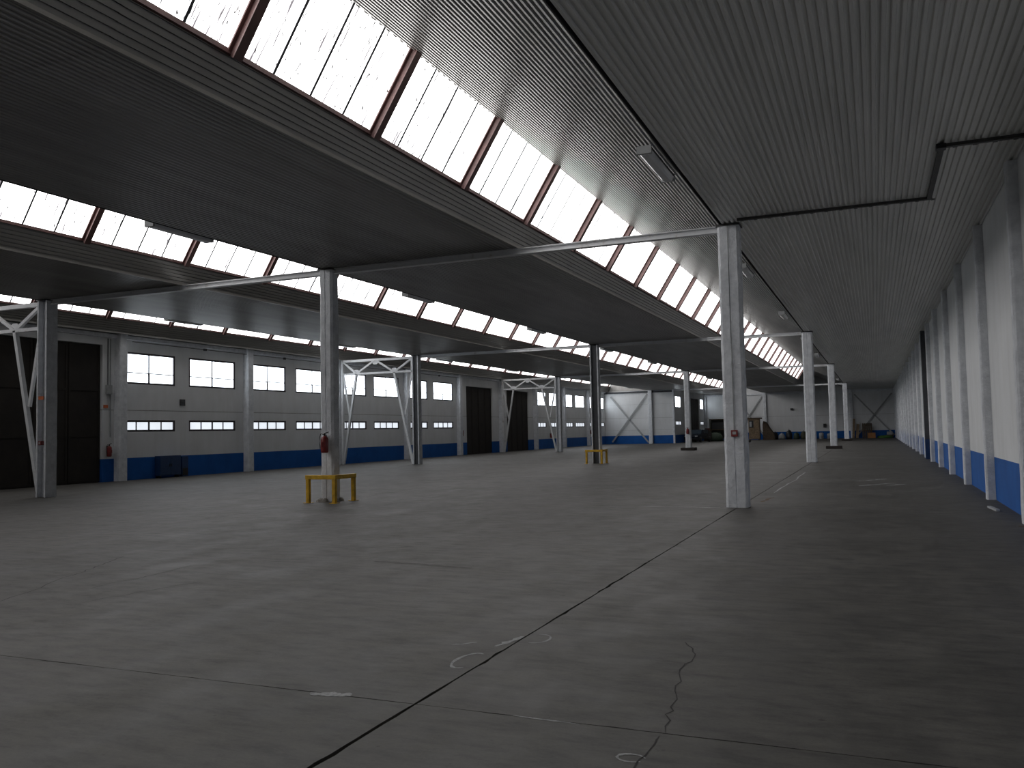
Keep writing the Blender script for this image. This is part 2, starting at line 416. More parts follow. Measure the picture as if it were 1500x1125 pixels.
skylight(1, XA, YX, 'long sloping skylight of translucent sheets beside the right column row')
skylight(2, XB, 106.5, 'long sloping skylight over the middle of the hall')
skylight(3, XC, YX, 'narrow-looking skylight strip running above the left wall windows')

for xr in (XA, XB):
    me = corrugated((xr+K_LO, Z_LO+0.03), (xr+K_UP, Z_UP+0.03), (YX if xr == XA else 106.5)-0.2, Y1+0.1, 0.1, 0.022).mesh('blank_sheet', 'sheet'); link('blank_sheet', me, ceil)
# ------------------------------------------------------------------ walls
def panel_x(name, x_in, x_out, y0, y1, z0, z1, holes, parent, material='wall_paint'):
    """panel in a wall that faces along x, with rectangular holes (ya, yb, za, zb)"""
    ys = sorted({y0, y1, *[min(max(v, y0), y1) for h in holes for v in h[:2]]}); zs = sorted({z0, z1, *[min(max(v, z0), z1) for h in holes for v in h[2:]]})
    mb = MB()
    for a, b_ in zip(ys, ys[1:]):
        for c, d in zip(zs, zs[1:]):
            ym, zm = (a+b_)/2, (c+d)/2
            if any(h[0] < ym < h[1] and h[2] < zm < h[3] for h in holes): continue
            mb.box(min(x_in, x_out), max(x_in, x_out), a, b_, c, d)
    return mb.build(name, material, parent)
def rough_box(x0, x1, y0, y1, z0, z1, seed, step=0.3, amp=0.008, cut=0.03):
    """upright with a lumpy coating: rounded rectangle rings, jittered"""
    rr = random.Random(seed); rings = []; n = max(2, int((z1-z0)/step)); jit = [0]*8
    for i in range(n+1):
        z = z0+(z1-z0)*i/n
        jit = [0.5*j+rr.uniform(-amp, amp) for j in jit]
        base_ = [(x0+cut, y0), (x1-cut, y0), (x1, y0+cut), (x1, y1-cut), (x1-cut, y1), (x0+cut, y1), (x0, y1-cut), (x0, y0+cut)]
        cx, cy = (x0+x1)/2, (y0+y1)/2
        rings.append([(x+math.copysign(j, x-cx), y+math.copysign(j, y-cy), z) for (x, y), j in zip(base_, jit)])
    return MB().loft(rings)

SEAM = 2.75
wl = thing('wall_left', 'long white wall with blue dado, windows and dark doors', 'wall', kind='structure')
PIL_L = [-4.7+7.4*k for k in range(13)]                    # ... 24.9, 32.3, 39.7, 47.1, 54.5, 61.9, 69.3, 76.7, 84.1
DOORS = [(17.0, 24.15, 5.24), (55.9, 60.5, 4.95), (63.3, 68.0, 4.93)]
WINS = []
for s in (24.9, 32.3, 39.7, 47.1, 69.3, 76.7, 84.1):
    WINS += [(s+0.2, s+2.95), (s+3.75, s+6.65)]
WINS[-1] = (WINS[-1][0]-0.2, YX-0.35)
UZ, LZ = (3.80, 5.06), (1.90, 2.36)
holes = [(a, b_, *UZ) for a, b_ in WINS] + [(a, b_, *LZ) for a, b_ in WINS] + [(a, b_, -0.1, h) for a, b_, h in DOORS]
edges = [Y0] + [p for p in PIL_L if Y0 < p < YX] + [YX]
for a, b_ in zip(edges, edges[1:]):
    for z0, z1 in ((0.0, SEAM-0.012), (SEAM+0.012, ZC+0.25)):
        panel_x('wall_panel', XL, XL-0.22, a+0.004, b_-0.004, z0, z1, [h for h in holes if h[1] > a and h[0] < b_], wl)
fill = []
cut = sorted([(a, b_) for a, b_, h in DOORS])
ya = Y0
for a, b_ in cut + [(YX, YX)]:
    MB().box(XL-0.20, XL-0.018, ya, a, SEAM-0.02, SEAM+0.02).build('joint_filler', 'mortar', wl); ya = b_
for p in edges[1:-1]:
    if not any(a < p < b_ for a, b_ in cut): MB().box(XL-0.20, XL-0.02, p-0.02, p+0.02, 0, ZC+0.2).build('joint_filler', 'mortar', wl)
for k, p in enumerate(PIL_L):
    if p > YX or p < 5: continue
    rough_box(XL-0.05, XL+0.30, p-0.19, p+0.19, 0, ZC, 100+k, 0.35, 0.006, 0.03).build('pilaster', 'coated', wl)
# slim wall beam under the roof edge
MB().box(XL, XL+0.16, Y0, YX, ZC-0.16, ZC-0.02).build('wall_beam', 'coated', wl)

wr = thing('wall_right', 'long windowless white wall with bright blue dado and pilasters', 'wall', kind='structure')
PIL_R = [15.46+4.78*k for k in range(-5, 20)]
ed = [Y0]+[p for p in PIL_R if p > Y0]+[Y1]
for a, b_ in zip(ed, ed[1:]):
    MB().box(XR, XR+0.25, a, b_, 0, ZC+0.25).build('wall_panel', 'wall_paint', wr)
for k, p in enumerate(PIL_R):
    if p < 5: continue
    if abs(p-39.4) < 1: p = 39.4
    rough_box(XR-0.16, XR+0.05, p-0.13, p+0.13, 0, ZC, 200+k, 0.3, 0.007, 0.03).build('pilaster', 'coated', wr)
dp = thing('steel_post', 'dark grey upright post against the right wall between white pilasters', 'post', (XR-0.14, 42.4, 0))
MB().box(-0.06, 0.13, -0.14, 0.14, DADO, ZC).build('shaft', 'dark_paint', dp)
MB().box(-0.065, 0.13, -0.145, 0.145, 0, DADO).build('painted_foot', 'cabinet_blue', dp)['label'] = 'dark blue painted foot'

def gable(mb, y, th):
    """wall across the hall, up to the sawtooth roof"""
    pass
wb = thing('wall_back', 'far white end wall with blue dado behind the stored junk', 'wall', kind='structure')
bx = [XD, XB, XA, XR]
for a, b_ in zip(bx, bx[1:]):
    for z0, z1 in ((0, SEAM-0.012), (SEAM+0.012, 7.7)):
        MB().box(a+0.004, b_-0.004, Y1, Y1+0.25, z0, z1).build('wall_panel', 'wall_paint', wb)
MB().box(XD, XR, Y1+0.05, Y1+0.3, 0, 7.8).build('joint_filler', 'mortar', wb)
for k, x in enumerate((XD+0.1, -16.0, XB+0.1, -7.4, XA+0.1)):
    rough_box(x-0.17, x+0.17, Y1-0.26, Y1+0.05, 0, ZC, 300+k, 0.5, 0.004).build('pilaster', 'coated', wb)
MB().box(XD, XR, Y1-0.14, Y1, ZC-0.30, ZC-0.12).build('wall_beam', 'coated', wb)

wx = thing('wall_cross', 'white cross wall with blue dado closing the left aisle', 'wall', kind='structure')
for a, b_ in ((XL-0.22, XC), (XC, XD)):
    for z0, z1 in ((0, 1.45), (1.46, SEAM-0.01), (SEAM+0.01, 4.2), (4.21, ZC), (ZC, 7.7)):
        MB().box(a+0.004, b_-0.004, YX, YX+0.22, z0, z1).build('wall_panel' if z1 < 7 else 'gable_sheet', 'wall_paint' if z1 < 7 else 'sheet', wx)
MB().box(XL-0.22, XD, YX+0.02, YX+0.2, 0, 7.7).build('joint_filler', 'mortar', wx)
rough_box(XC-0.18, XC+0.22, YX-0.30, YX+0.02, 0, ZC, 320, 0.4, 0.005).build('pilaster', 'coated', wx)
rough_box(XD-0.14, XD+0.06, YX-0.16, YX+0.05, 0, ZC, 321, 0.4, 0.004).build('pilaster', 'coated', wx)
MB().box(XL, XD, YX-0.12, YX, ZC-0.26, ZC-0.06).build('wall_beam', 'dark_paint', wx)

wi = thing('wall_inner', 'short receding white wall with windows and a dark doorway past the cross wall', 'wall', kind='structure')
IW = [(91.1, 94.0), (105.3, 107.4)]
panel_x('wall_panel', XD, XD-0.22, YX+0.22, Y1, 0, 6.5, [(a, b_, *UZ) for a, b_ in IW]+[(a, b_, *LZ) for a, b_ in IW]+[(99.4, 104.5, -0.1, 5.0)], wi)

we = thing('wall_rear', 'plain white end wall behind the viewpoint', 'wall', kind='structure')
MB().box(XL-0.3, XR+0.3, Y0-0.25, Y0, 0, 7.7).build('wall_panel', 'wall_paint', we)

# ------------------------------------------------------------------ wall windows
wn = [3]
def wall_window(xw, y0, y1, upper, label):
    wn[0] += 1
    z0, z1 = UZ if upper else LZ
    t = thing('window_%d' % wn[0], label, 'window', (xw-0.05, y0, z0), kind='structure')
    w, h = y1-y0, z1-z0; fr = 0.075; d = 0.05
    mb = MB()
    mb.box(-d, d, 0, w, 0, fr).box(-d, d, 0, w, h-fr, h).box(-d, d, 0, fr, fr, h-fr).box(-d, d, w-fr, w, fr, h-fr)
    mb.build('frame', 'frame', t)
    cols = 2 if upper else 4
    ys = [fr+(w-2*fr)*i/cols for i in range(cols+1)]
    if upper:
        zs = [fr, h*0.36, h-fr]
        MB().box(-0.012, 0.012, fr, w-fr, zs[1]-0.02, zs[1]+0.02).build('transom', 'dark_paint', t)
        MB().box(-0.014, 0.014, ys[1]-0.028, ys[1]+0.028, zs[1], h-fr).build('mullion', 'dark_paint', t)
        MB().box(-0.02, 0.02, ys[1]-0.04, ys[1]+0.04, fr, zs[1]).build('mullion', 'frame', t)
    else:
        zs = [fr, h-fr]
        for i in (1, 2, 3):
            hw = 0.032 if i == 2 else 0.018
            MB().box(-0.03, 0.03, ys[i]-hw, ys[i]+hw, fr, h-fr).build('mullion', 'frame', t)
    for a, b_ in zip(ys, ys[1:]):
        for c, e in zip(zs, zs[1:]):
            MB().box(-0.012, -0.006, a, b_, c, e).build('pane', 'window_pane' if upper else 'low_pane', t)
def side(k):
    return '%s %s of the left wall counted from the near dark door'
for k, (a, b_) in enumerate(WINS):
    wall_window(XL, a, b_, True, '%s large upper window of the left wall counted from the nearest dark door' % ORD[k])
    wall_window(XL, a, b_, False, '%s low strip window of the left wall counted from the nearest dark door' % ORD[k])
for nm, (a, b_) in zip(('just past the cross wall corner', 'by the far end wall'), IW):
    wall_window(XD, a, b_, True, 'tall-looking upper window in the short inner wall %s' % nm)
    wall_window(XD, a, b_, False, 'small low window in the short inner wall %s' % nm)

# ------------------------------------------------------------------ doors
def big_door(n, xw, y0, y1, h, label, leaves):
    t = thing('door_%d' % n, label, 'door', (xw-0.14, y0, 0), kind='structure')
    w = (y1-y0)/leaves
    for i in range(leaves):
        d = MB(); d.box(-0.03, 0.03, i*w+0.008, (i+1)*w-0.008, 0.02, h-0.01)
        d.box(0.03, 0.045, i*w+0.03, i*w+0.11, 0.05, h-0.05).box(0.03, 0.045, (i+1)*w-0.11, (i+1)*w-0.03, 0.05, h-0.05)
        for z in (0.05, h*0.33, h*0.66, h-0.13): d.box(0.03, 0.045, i*w+0.11, (i+1)*w-0.11, z, z+0.08)
        d.build('door_leaf', 'door_dark', t)
    MB().box(-0.09, -0.05, -0.05, y1-y0+0.05, 0, h+0.05).build('door_backing', 'door_dark', t)
big_door(1, XL, 17.0, 24.15, 5.24, 'huge dark sliding door at the near end of the left wall', 5)
big_door(2, XL, 55.9, 60.5, 4.95, 'tall dark door in the left wall, nearer of the middle pair', 4)
big_door(3, XL, 63.3, 68.0, 4.93, 'tall dark door in the left wall behind the third truss portal', 4)
big_door(4, XD, 99.4, 104.5, 5.0, 'dark doorway in the short inner wall at the far end', 4)

# ------------------------------------------------------------------ columns
def h_section(w, d, t, web):
    x, y = w/2, d/2
    return [(-x, -y), (-x+t, -y), (-x+t, -web), (x-t, -web), (x-t, -y), (x, -y), (x, y), (x-t, y), (x-t, web), (-x+t, web), (-x+t, y), (-x, y)]
def column(x, y, kind, w, d, label, plinth=False, seed=0, web=False):
    t = thing('column', label, 'column', (x, y, 0), group='white columns of the hall')
    rr = random.Random(400+seed); rings = []
    if kind == 'box':
        c = 0.05; g = 0.012
        base_ = [(-w/2+c, -d/2), (-g, -d/2), (-g/2, -d/2+0.012), (g/2, -d/2+0.012), (g, -d/2), (w/2-c, -d/2), (w/2, -d/2+c), (w/2, 0), (w/2, d/2-c),
                 (w/2-c, d/2), (-w/2+c, d/2), (-w/2, d/2-c), (-w/2, 0), (-w/2, -d/2+c)]
        amp = 0.009
    else:
        base_ = h_section(w, d, 0.055, 0.03); amp = 0.004
    n = 36; jit = [0.0]*len(base_)
    for i in range(n+1):
        z = ZC*i/n; jit = [0.6*j+rr.uniform(-amp, amp) for j in jit]; s = 1.0+0.05*max(0, 0.25-z)
        fl = 1.0
        rings.append([(px*s+math.copysign(j, px), py*s+math.copysign(j, py), z) for (px, py), j in zip(base_, jit)])
    MB().loft(rings).build('shaft', 'coated', t)
    if web:
        MB().box(-w/2+0.06, w/2-0.06, -0.09, 0.09, 0.0, ZC-0.04).build('web', 'dark_paint', t)['label'] = 'dark web between the flanges'  # dark-coloured box set in the groove of the column
    MB().box(-w/2-0.03, w/2+0.03, -d/2-0.03, d/2+0.03, ZC-0.035, ZC).build('cap_plate', 'dark_steel', t)
    if plinth:
        bevel(MB().box(-0.50, 0.50, -0.45, 0.45, 0, 0.20).build('plinth', 'plinth', t), 0.02)['label'] = 'black plinth block'
    return t
cA1 = column(XA, ROWS[0], 'box', 0.42, 0.36, 'nearest white column, with a small red call point and conduit', seed=1)
column(XA, ROWS[1], 'box', 0.42, 0.36, 'second white column of the right row, without plinth', seed=2)
column(XA, ROWS[2], 'box', 0.42, 0.36, 'third column of the right row, standing on a black plinth', True, 3)
column(XA, ROWS[3], 'box', 0.42, 0.36, 'farthest column of the right row, on a black plinth near the end wall', True, 4)
cB1 = column(XB, ROWS[0], 'box', 0.36, 0.32, 'white column with fire extinguisher inside the nearer yellow guard rail', seed=5)
column(XB, ROWS[1], 'h', 0.40, 0.36, 'white steel column with dark groove inside the farther yellow guard rail', seed=6, web=True)
column(XB, ROWS[2], 'box', 0.38, 0.34, 'white column of the middle row on a black plinth, far down the hall', True, 7)
column(XB, ROWS[3], 'box', 0.38, 0.34, 'farthest column of the middle row, hidden behind the nearest column', True, 8)
cC1 = column(XC, ROWS[0], 'h', 0.38, 0.36, 'leftmost white column, joined to the nearest truss portal', seed=9)
column(XC, ROWS[1], 'h', 0.36, 0.34, 'left row white column at the end of the second truss portal', seed=10, web=True)
column(XC, ROWS[2], 'h', 0.36, 0.34, 'left row white column at the end of the third truss portal', seed=11)
# lumps of mortar round the foot of the guarded column
mb = MB()
for (x, y, r) in ((-0.16, -0.2, 0.12), (-0.02, -0.22, 0.09), (0.2, -0.1, 0.10), (0.22, 0.1, 0.08)):
    mb.lathe([(r*1.0, 0), (r*0.8, 0.05), (r*0.35, 0.085), (0.01, 0.09)], (x, y, 0), 8)
mb.build('foot_mortar', 'mortar', cB1)
# conduit and call point on the nearest column
cp = thing('call_point', 'small red fire alarm call point on the nearest column', 'alarm', (XA, ROWS[0]-0.195, 1.47))
bevel(MB().box(-0.065, 0.065, -0.05, 0.0, -0.065, 0.065).build('housing', 'red', cp), 0.008)
MB().box(-0.035, 0.035, -0.054, -0.045, -0.02, 0.035).build('glass', 'bag_white', cp)
MB().tube([(-0.005, -0.012, 0.06), (0.0, -0.012, 1.5), (0.0, -0.012, 4.15)], 0.012, 6).build('conduit', 'grey_plastic', cp)
# call point and orange plate on the leftmost column
cq = thing('call_point', 'small dark red call point on the leftmost column', 'alarm', (XC+0.02, ROWS[0]-0.19, 1.55))
bevel(MB().box(-0.06, 0.06, -0.05, 0.05, -0.06, 0.06).build('housing', 'red_dark', cq), 0.008)
MB().box(-0.03, 0.03, -0.056, -0.045, -0.03, 0.03).build('glass', 'grey_plastic', cq)
tag(MB().box(-0.10, 0.10, -0.012, 0.012, -0.05, 0.05).build('warning_plate', 'orange', None, loc=(XC+0.02, ROWS[0]-0.20, 2.84)),
    'small orange plate high on the leftmost column', 'sign')

# ------------------------------------------------------------------ roof beams
def roof_beam(x0, x1, y, label):
    t = thing('roof_beam', label, 'beam', ((x0+x1)/2, y, ZC-0.14), group='white roof beams')
    L = (x1-x0)/2
    MB().box(-L, L, -0.085, 0.085, 0.0, 0.018).build('lower_flange', 'steel', t)
    MB().box(-L, L, -0.085, 0.085, 0.118, 0.135).build('upper_flange', 'steel', t)
    MB().box(-L, L, -0.012, 0.012, 0.018, 0.118).build('web', 'steel', t)
wh = ('nearest', 'second', 'third', 'farthest')
for k, y in enumerate(ROWS):
    roof_beam(XB+0.17, XA-0.2, y, '%s white roof beam between the right and middle column rows' % wh[k])
    roof_beam(XC+0.17, XB-0.17, y, '%s white roof beam between the middle and left column rows' % wh[k])

# ------------------------------------------------------------------ truss portals in the left aisle
def portal(y, label):
    t = thing('truss_portal', label, 'truss', (0, y, 0), group='white truss portals')
    xr, xl = XC-0.24, -26.60; zt, zb = 5.59, 4.88
    def mem(name, p, q, w=0.09, d=0.09): MB().bar((p[0], 0, p[1]), (q[0], 0, q[1]), w, d).build(name, 'steel', t)
    mem('top_chord', (xl, zt), (xr+0.02, zt), 0.12, 0.14)
    mem('bottom_chord', (xl, zb), (xr, zb), 0.10, 0.12)
    mem('end_post', (xr-0.02, zb-0.05), (xr-0.02, zt+0.05), 0.09, 0.12)
    nr, nl, nm = -23.37, -25.72, -24.54
    mem('diagonal', (xr, zt-0.02), (nr, zb)); mem('diagonal', (nr, zb), (nm, zt)); mem('diagonal', (nm, zt), (nl, zb)); mem('diagonal', (nl, zb), (xl, zt-0.02))
    mem('leg', (nr, zb), (XC-0.27, 0.02), 0.11, 0.12); mem('leg', (nl, zb), (xl+0.02, 0.02), 0.11, 0.12)
    mem('strut', (xr-0.02, zb), (-22.74, 2.62), 0.085, 0.08); mem('strut', (xl+0.03, zb), (-26.16, 2.55), 0.085, 0.08)
    mem('wall_post', (xl-0.02, 0.0), (xl-0.02, zt+0.05), 0.12, 0.14)
    for gx, gz in ((nr, zb+0.03), (nl, zb+0.03), (nm, zt-0.06)):
        s = 1 if gz < 5.2 else -1
        mb = MB(); pts = [(-0.26, 0), (0.26, 0), (0.10, 0.19*s), (-0.10, 0.19*s)]
        if s < 0: pts = pts[::-1]
        mb.loft([[(gx+a, -0.02, gz+c) for a, c in pts], [(gx+a, 0.02, gz+c) for a, c in pts]])
        mb.build('gusset', 'steel', t)
    return t
portal(ROWS[0], 'nearest white truss portal, cut by the left edge of the picture')
portal(ROWS[1], 'second white truss portal, seen between two columns')
portal(ROWS[2], 'third white truss portal in front of the dark doors')

# ------------------------------------------------------------------ yellow guards
def guard(x, y, label):
    t = thing('guard_rail', label, 'guard rail', (x, y, 0), group='yellow column guards')
    for px, py in ((0, 0), (0.74, 0), (0.74, 0.80)):
        p = MB(); p.box(px-0.045, px+0.045, py-0.045, py+0.045, 0.012, 0.56); bevel(p.build('post', 'yellow', t), 0.008)
        f = MB(); f.box(px-0.09, px+0.09, py-0.09, py+0.09, 0, 0.012); f.build('foot_plate', 'yellow', t)
    bevel(MB().box(-0.06, 0.80, -0.05, 0.05, 0.56, 0.66).build('top_rail', 'yellow', t), 0.008)
    bevel(MB().box(0.69, 0.79, 0.052, 0.86, 0.56, 0.66).build('top_rail', 'yellow', t), 0.008)
guard(-12.52, 17.12, 'yellow steel guard rail around the column with the fire extinguisher')
guard(-12.62, 38.95, 'farther yellow guard rail, around the grooved column in the middle row')

# ------------------------------------------------------------------ fire extinguishers
def extinguisher(loc, rz, label):
    t = thing('fire_extinguisher', label, 'fire extinguisher', loc, rz, 'fire extinguishers')   # local -y faces the room
    MB().lathe([(0.070, 0), (0.088, 0.02), (0.092, 0.05), (0.092, 0.32), (0.080, 0.365), (0.040, 0.40), (0.024, 0.41)], (0, -0.115, 0), 14).build('cylinder', 'red', t, True)
    MB().box(-0.05, 0.05, -0.212, -0.200, 0.14, 0.26).build('label_plate', 'red_dark', t)
    MB().lathe([(0.024, 0.405), (0.026, 0.45), (0.018, 0.47)], (0, -0.115, 0), 8).build('valve', 'black', t, True)
    MB().bar((-0.005, -0.115, 0.465), (0.10, -0.115, 0.50), 0.018, 0.025).build('handle', 'black', t)
    MB().tube([(-0.02, -0.115, 0.44), (-0.09, -0.115, 0.46), (-0.125, -0.115, 0.36), (-0.115, -0.12, 0.20), (-0.105, -0.13, 0.10)], 0.011, 6).build('hose', 'black', t, True)
    MB().box(-0.03, 0.03, -0.02, 0.0, 0.12, 0.42).build('bracket', 'dark_steel', t)
    return t
extinguisher((XB+0.01, ROWS[0]-0.205, 1.18), 0.35, 'red fire extinguisher on the column above the nearer yellow guard')
extinguisher((XB-0.02, ROWS[2]-0.21, 1.15), 0.3, 'red fire extinguisher on the middle row column with the plinth')
extinguisher((XL+0.005, 24.38, 0.96), math.pi/2, 'red fire extinguisher on the left wall beside the nearest dark door')
extinguisher((XL+0.005, 73.1, 0.95), math.pi/2, 'red fire extinguisher on the left wall past the third truss portal')
extinguisher((XL+0.31, 84.1, 1.15), math.pi/2, 'red fire extinguisher on the pilaster near the cross wall')
tag(MB().box(0.0, 0.02, -0.1, 0.1, -0.06, 0.06).build('door_sign', 'orange', None, loc=(XL+0.002, 24.30, 2.88)), 'small orange sign beside the nearest dark door', 'sign')
tag(MB().box(0.0, 0.03, -0.14, 0.14, -0.2, 0.2).build('fire_sign', 'red_dark', None, loc=(XL+0.002, 55.2, 1.55)), 'dark red plate on the left wall beside the second dark door', 'sign')

# ------------------------------------------------------------------ things on the left wall
cb = thing('wall_cabinet', 'dark blue low cabinet against the left wall dado under the first windows', 'cabinet', (XL, 26.75, 0))
MB().box(0.002, 0.28, 0, 1.15, 0.10, 0.90).build('body', 'cabinet_blue', cb)
for k in (0, 1):
    d = bevel(MB().box(0.281, 0.30, 0.02+0.56*k, 0.57+0.56*k, 0.12, 0.88).build('door', 'cabinet_blue', cb), 0.004)
    MB().box(0.30, 0.32, 0.50+0.10*k, 0.53+0.10*k, 0.45, 0.57).build('handle', 'black', d)
for k, yy in enumerate((0.05, 1.05)):
    MB().box(0.03, 0.25, yy, yy+0.05, 0, 0.10).build('foot', 'black', cb)
pc = thing('pipe_cover', 'narrow dark blue box beside the low cabinet on the left wall', 'box', (XL, 28.1, 0))
MB().box(0.002, 0.16, 0, 0.34, 0.0, 0.84).build('body', 'cabinet_blue', pc)
MB().box(0.161, 0.172, 0.03, 0.31, 0.05, 0.35).build('access_flap', 'black', pc)
vn = thing('wall_vent', 'small dark square vent between the first upper and low windows', 'vent', (XL, 28.26, 3.12))
MB().box(0.002, 0.03, -0.15, 0.15, -0.13, 0.13).build('frame', 'dark_steel', vn)
for k in range(4): MB().bar((0.035, -0.12, -0.09+0.06*k), (0.035, 0.12, -0.09+0.06*k), 0.035, 0.01, (1, 0, 0.4)).build('slat', 'dark_paint', vn)
ep = thing('electrical_conduit', 'grey conduit with junction box beside the nearest dark door', 'conduit', (XL, 24.5, 0))
MB().tube([(0.03, 0, 1.7), (0.03, 0, 5.2), (0.03, 0, 5.5)], 0.022, 6).build('pipe', 'grey_plastic', ep)
MB().tube([(0.03, -0.12, 3.5), (0.03, -0.12, 5.15), (0.03, -0.12, 5.5)], 0.018, 6).build('pipe', 'dark_paint', ep)
bevel(MB().box(0.005, 0.12, -0.22, 0.02, 3.35, 3.70).build('junction_box', 'grey_plastic', ep), 0.01)
cw = thing('wall_cable', 'thin cable run along the left wall just below the roof', 'cable', (XL, 25.4, 0))
MB().tube([(0.2, 0, 5.45), (0.2, 14, 5.45), (0.2, 29, 5.45)], 0.014, 5).build('cable', 'dark_steel', cw)
for k in range(5): MB().box(0.17, 0.25, 4+5.5*k-0.07, 4+5.5*k+0.07, 5.40, 5.50).build('clip', 'dark_steel', cw)

# ------------------------------------------------------------------ fluorescent fittings below the valleys
def fixture_proto(label, loc):
    t = thing('ceiling_light', label, 'light', loc, group='fluorescent fittings along the column rows')
    prof = [(-0.10, 0.03), (-0.10, 0.085), (0.10, 0.085), (0.10, 0.03)]
    MB().loft([[(x, -0.8, z) for x, z in prof], [(x, 0.8, z) for x, z in prof]]).build('housing', 'dark_paint', t)
    prof = [(-0.105, 0.032), (0.105, 0.032), (0.085, -0.02), (0.05, -0.04), (-0.05, -0.04), (-0.085, -0.02)]
    MB().loft([[(x, -0.78, z) for x, z in prof], [(x, 0.78, z) for x, z in prof]]).build('diffuser', 'tube', t)
    for s in (-1, 1):
        MB().box(-0.11, 0.11, 0.8*s-0.025, 0.8*s+0.025, -0.03, 0.088).build('end_cap', 'grey_plastic', t)
        MB().tube([(0, 0.55*s, 0.07), (0, 0.55*s, 0.20)], 0.010, 5).build('hanger', 'dark_steel', t)
    return t
fx = None; names_ = {XA: 'right', XB: 'middle', XC: 'left'}
for xr, ys in ((XA, [13.2+10.2*k for k in range(9)]), (XB, [3.2, 13.2, 23.0, 33.0, 43.0, 53.0, 63.0, 73.0, 83.0]), (XC, [23.5, 33.5, 43.6, 53.6, 63.6, 73.6, 83.6])):
    for k, y in enumerate(ys):
        lab = '%s fluorescent fitting along the %s column row, counted from the near end' % (ORD[k], names_[xr])
        loc = (xr-0.42, y, ZC+0.02)
        if fx is None: fx = fixture_proto(lab, loc)
        else: copy_tree(fx, loc, 0, lab)

# ------------------------------------------------------------------ cable duct under the right ceiling
cdct = thing('cable_duct', 'dark cable duct bending across the ribbed ceiling right of the nearest column', 'duct', (0, 0, ZC))
MB().box(XA+0.24, 1.12, 17.12, 17.20, -0.05, -0.002).build('duct_run', 'dark_steel', cdct)
MB().box(1.03, 1.11, 14.02, 17.12, -0.05, -0.002).build('duct_run', 'dark_steel', cdct)
MB().box(1.03, XR-0.002, 13.94, 14.02, -0.05, -0.002).build('duct_run', 'dark_steel', cdct)
bevel(MB().box(0.99, 1.13, 13.90, 14.06, -0.075, -0.002).build('junction_box', 'black', cdct), 0.01)
for k in range(14): MB().box(XA+0.3+0.26*k, XA+0.36+0.26*k, 17.10, 17.22, -0.056, -0.05).build('clip', 'black', cdct)
for k in range(4): MB().box(1.22+0.26*k, 1.28+0.26*k, 13.92, 14.04, -0.056, -0.05).build('clip', 'black', cdct)

# ------------------------------------------------------------------ braces on the end walls
def brace(label, y, bars):
    t = thing('cross_brace', label, 'brace', (0, y, 0))
    for k, (p, q) in enumerate(bars): MB().bar((p[0], -0.06-0.07*k, p[1]), (q[0], -0.06-0.07*k, q[1]), 0.16, 0.06).build('bar', 'grey_plastic', t)
brace('white cross brace on the cross wall of the left aisle', YX-0.02, (((-26.4, 5.1), (-22.3, 0.1)), ((-26.3, 0.2), (-22.3, 5.3))))
brace('grey cross brace on the far end wall near the right corner', Y1-0.02, (((-2.1, 5.1), (2.0, 0.3)), ((-2.0, 0.2), (1.9, 5.1))))
brace('grey diagonal brace on the far end wall left of the middle', Y1-0.02, (((-15.6, 0.6), (-12.5, 5.2)), ((-15.6, 5.2), (-12.5, 0.6))))

# ------------------------------------------------------------------ stored things at the far end
def heap(name, x, y, r, h, material, label, cat, seed, group=None, sx=1.0):
    rr = random.Random(seed); rings = []; n = 12
    for i in range(6):
        t = i/5; rad = r*math.cos(t*1.35)*(1.0+0.12*math.sin(3*t))
        rings.append([(x+sx*rad*math.cos(2*math.pi*k/n)*(1+rr.uniform(-.12, .12)), y+0.8*rad*math.sin(2*math.pi*k/n)*(1+rr.uniform(-.12, .12)), h*math.sin(t*1.5708)*(1+rr.uniform(-.05, .05))) for k in range(n)])
    o = MB().loft(rings).build(name, material, None, True)
    tip = MB().lathe([(0.10*r, h*0.96), (0.05*r, h*1.05), (0.14*r, h*1.16)], (x, y, 0), 7).build('tied_neck', material, o, True) if name == 'rubbish_bag' else None
    return tag(o, label, cat, group)
# car
car = thing('parked_car', 'dark car parked by the inner wall at the far end', 'car', (-18.1, 96.0, 0), math.radians(-12))
prof = [(-2.0, 0.30), (-2.05, 0.62), (-1.85, 0.80), (-0.95, 0.90), (-0.35, 1.36), (0.95, 1.40), (1.65, 0.98), (1.98, 0.90), (2.0, 0.32)]
MB().loft([[(-0.80, y, z) for y, z in prof], [(-0.85, y, min(z, 0.95)) for y, z in prof][:0] or [(0.80, y, z) for y, z in prof]]).build('body', 'car_paint', car)
MB().loft([[(-0.68, -0.98, 0.91), (0.68, -0.98, 0.91), (0.60, -0.40, 1.34), (-0.60, -0.40, 1.34)], [(-0.68, -0.95, 0.90), (0.68, -0.95, 0.90), (0.60, -0.37, 1.33), (-0.60, -0.37, 1.33)]]).build('windscreen', 'car_glass', car)
for s in (-1, 1):
    for yy in (-1.3, 1.3):
        w = MB(); seg = 16
        w.loft([[(s*0.84+dx, yy+0.30*math.cos(2*math.pi*k/seg), 0.30+0.30*math.sin(2*math.pi*k/seg)) for k in range(seg)] for dx in (-0.10, 0.02)])
        w.build('wheel', 'black', car, True)
    MB().box(s*0.62-0.14, s*0.62+0.14, -2.07, -2.0, 0.60, 0.74).build('headlamp', 'bag_white', car)
    MB().box(s*0.80-0.01, s*0.80+0.01, -0.3, 0.9, 0.98, 1.30).build('side_glass', 'car_glass', car)
MB().box(-0.75, 0.75, -2.08, -1.98, 0.30, 0.46).build('bumper', 'black', car)
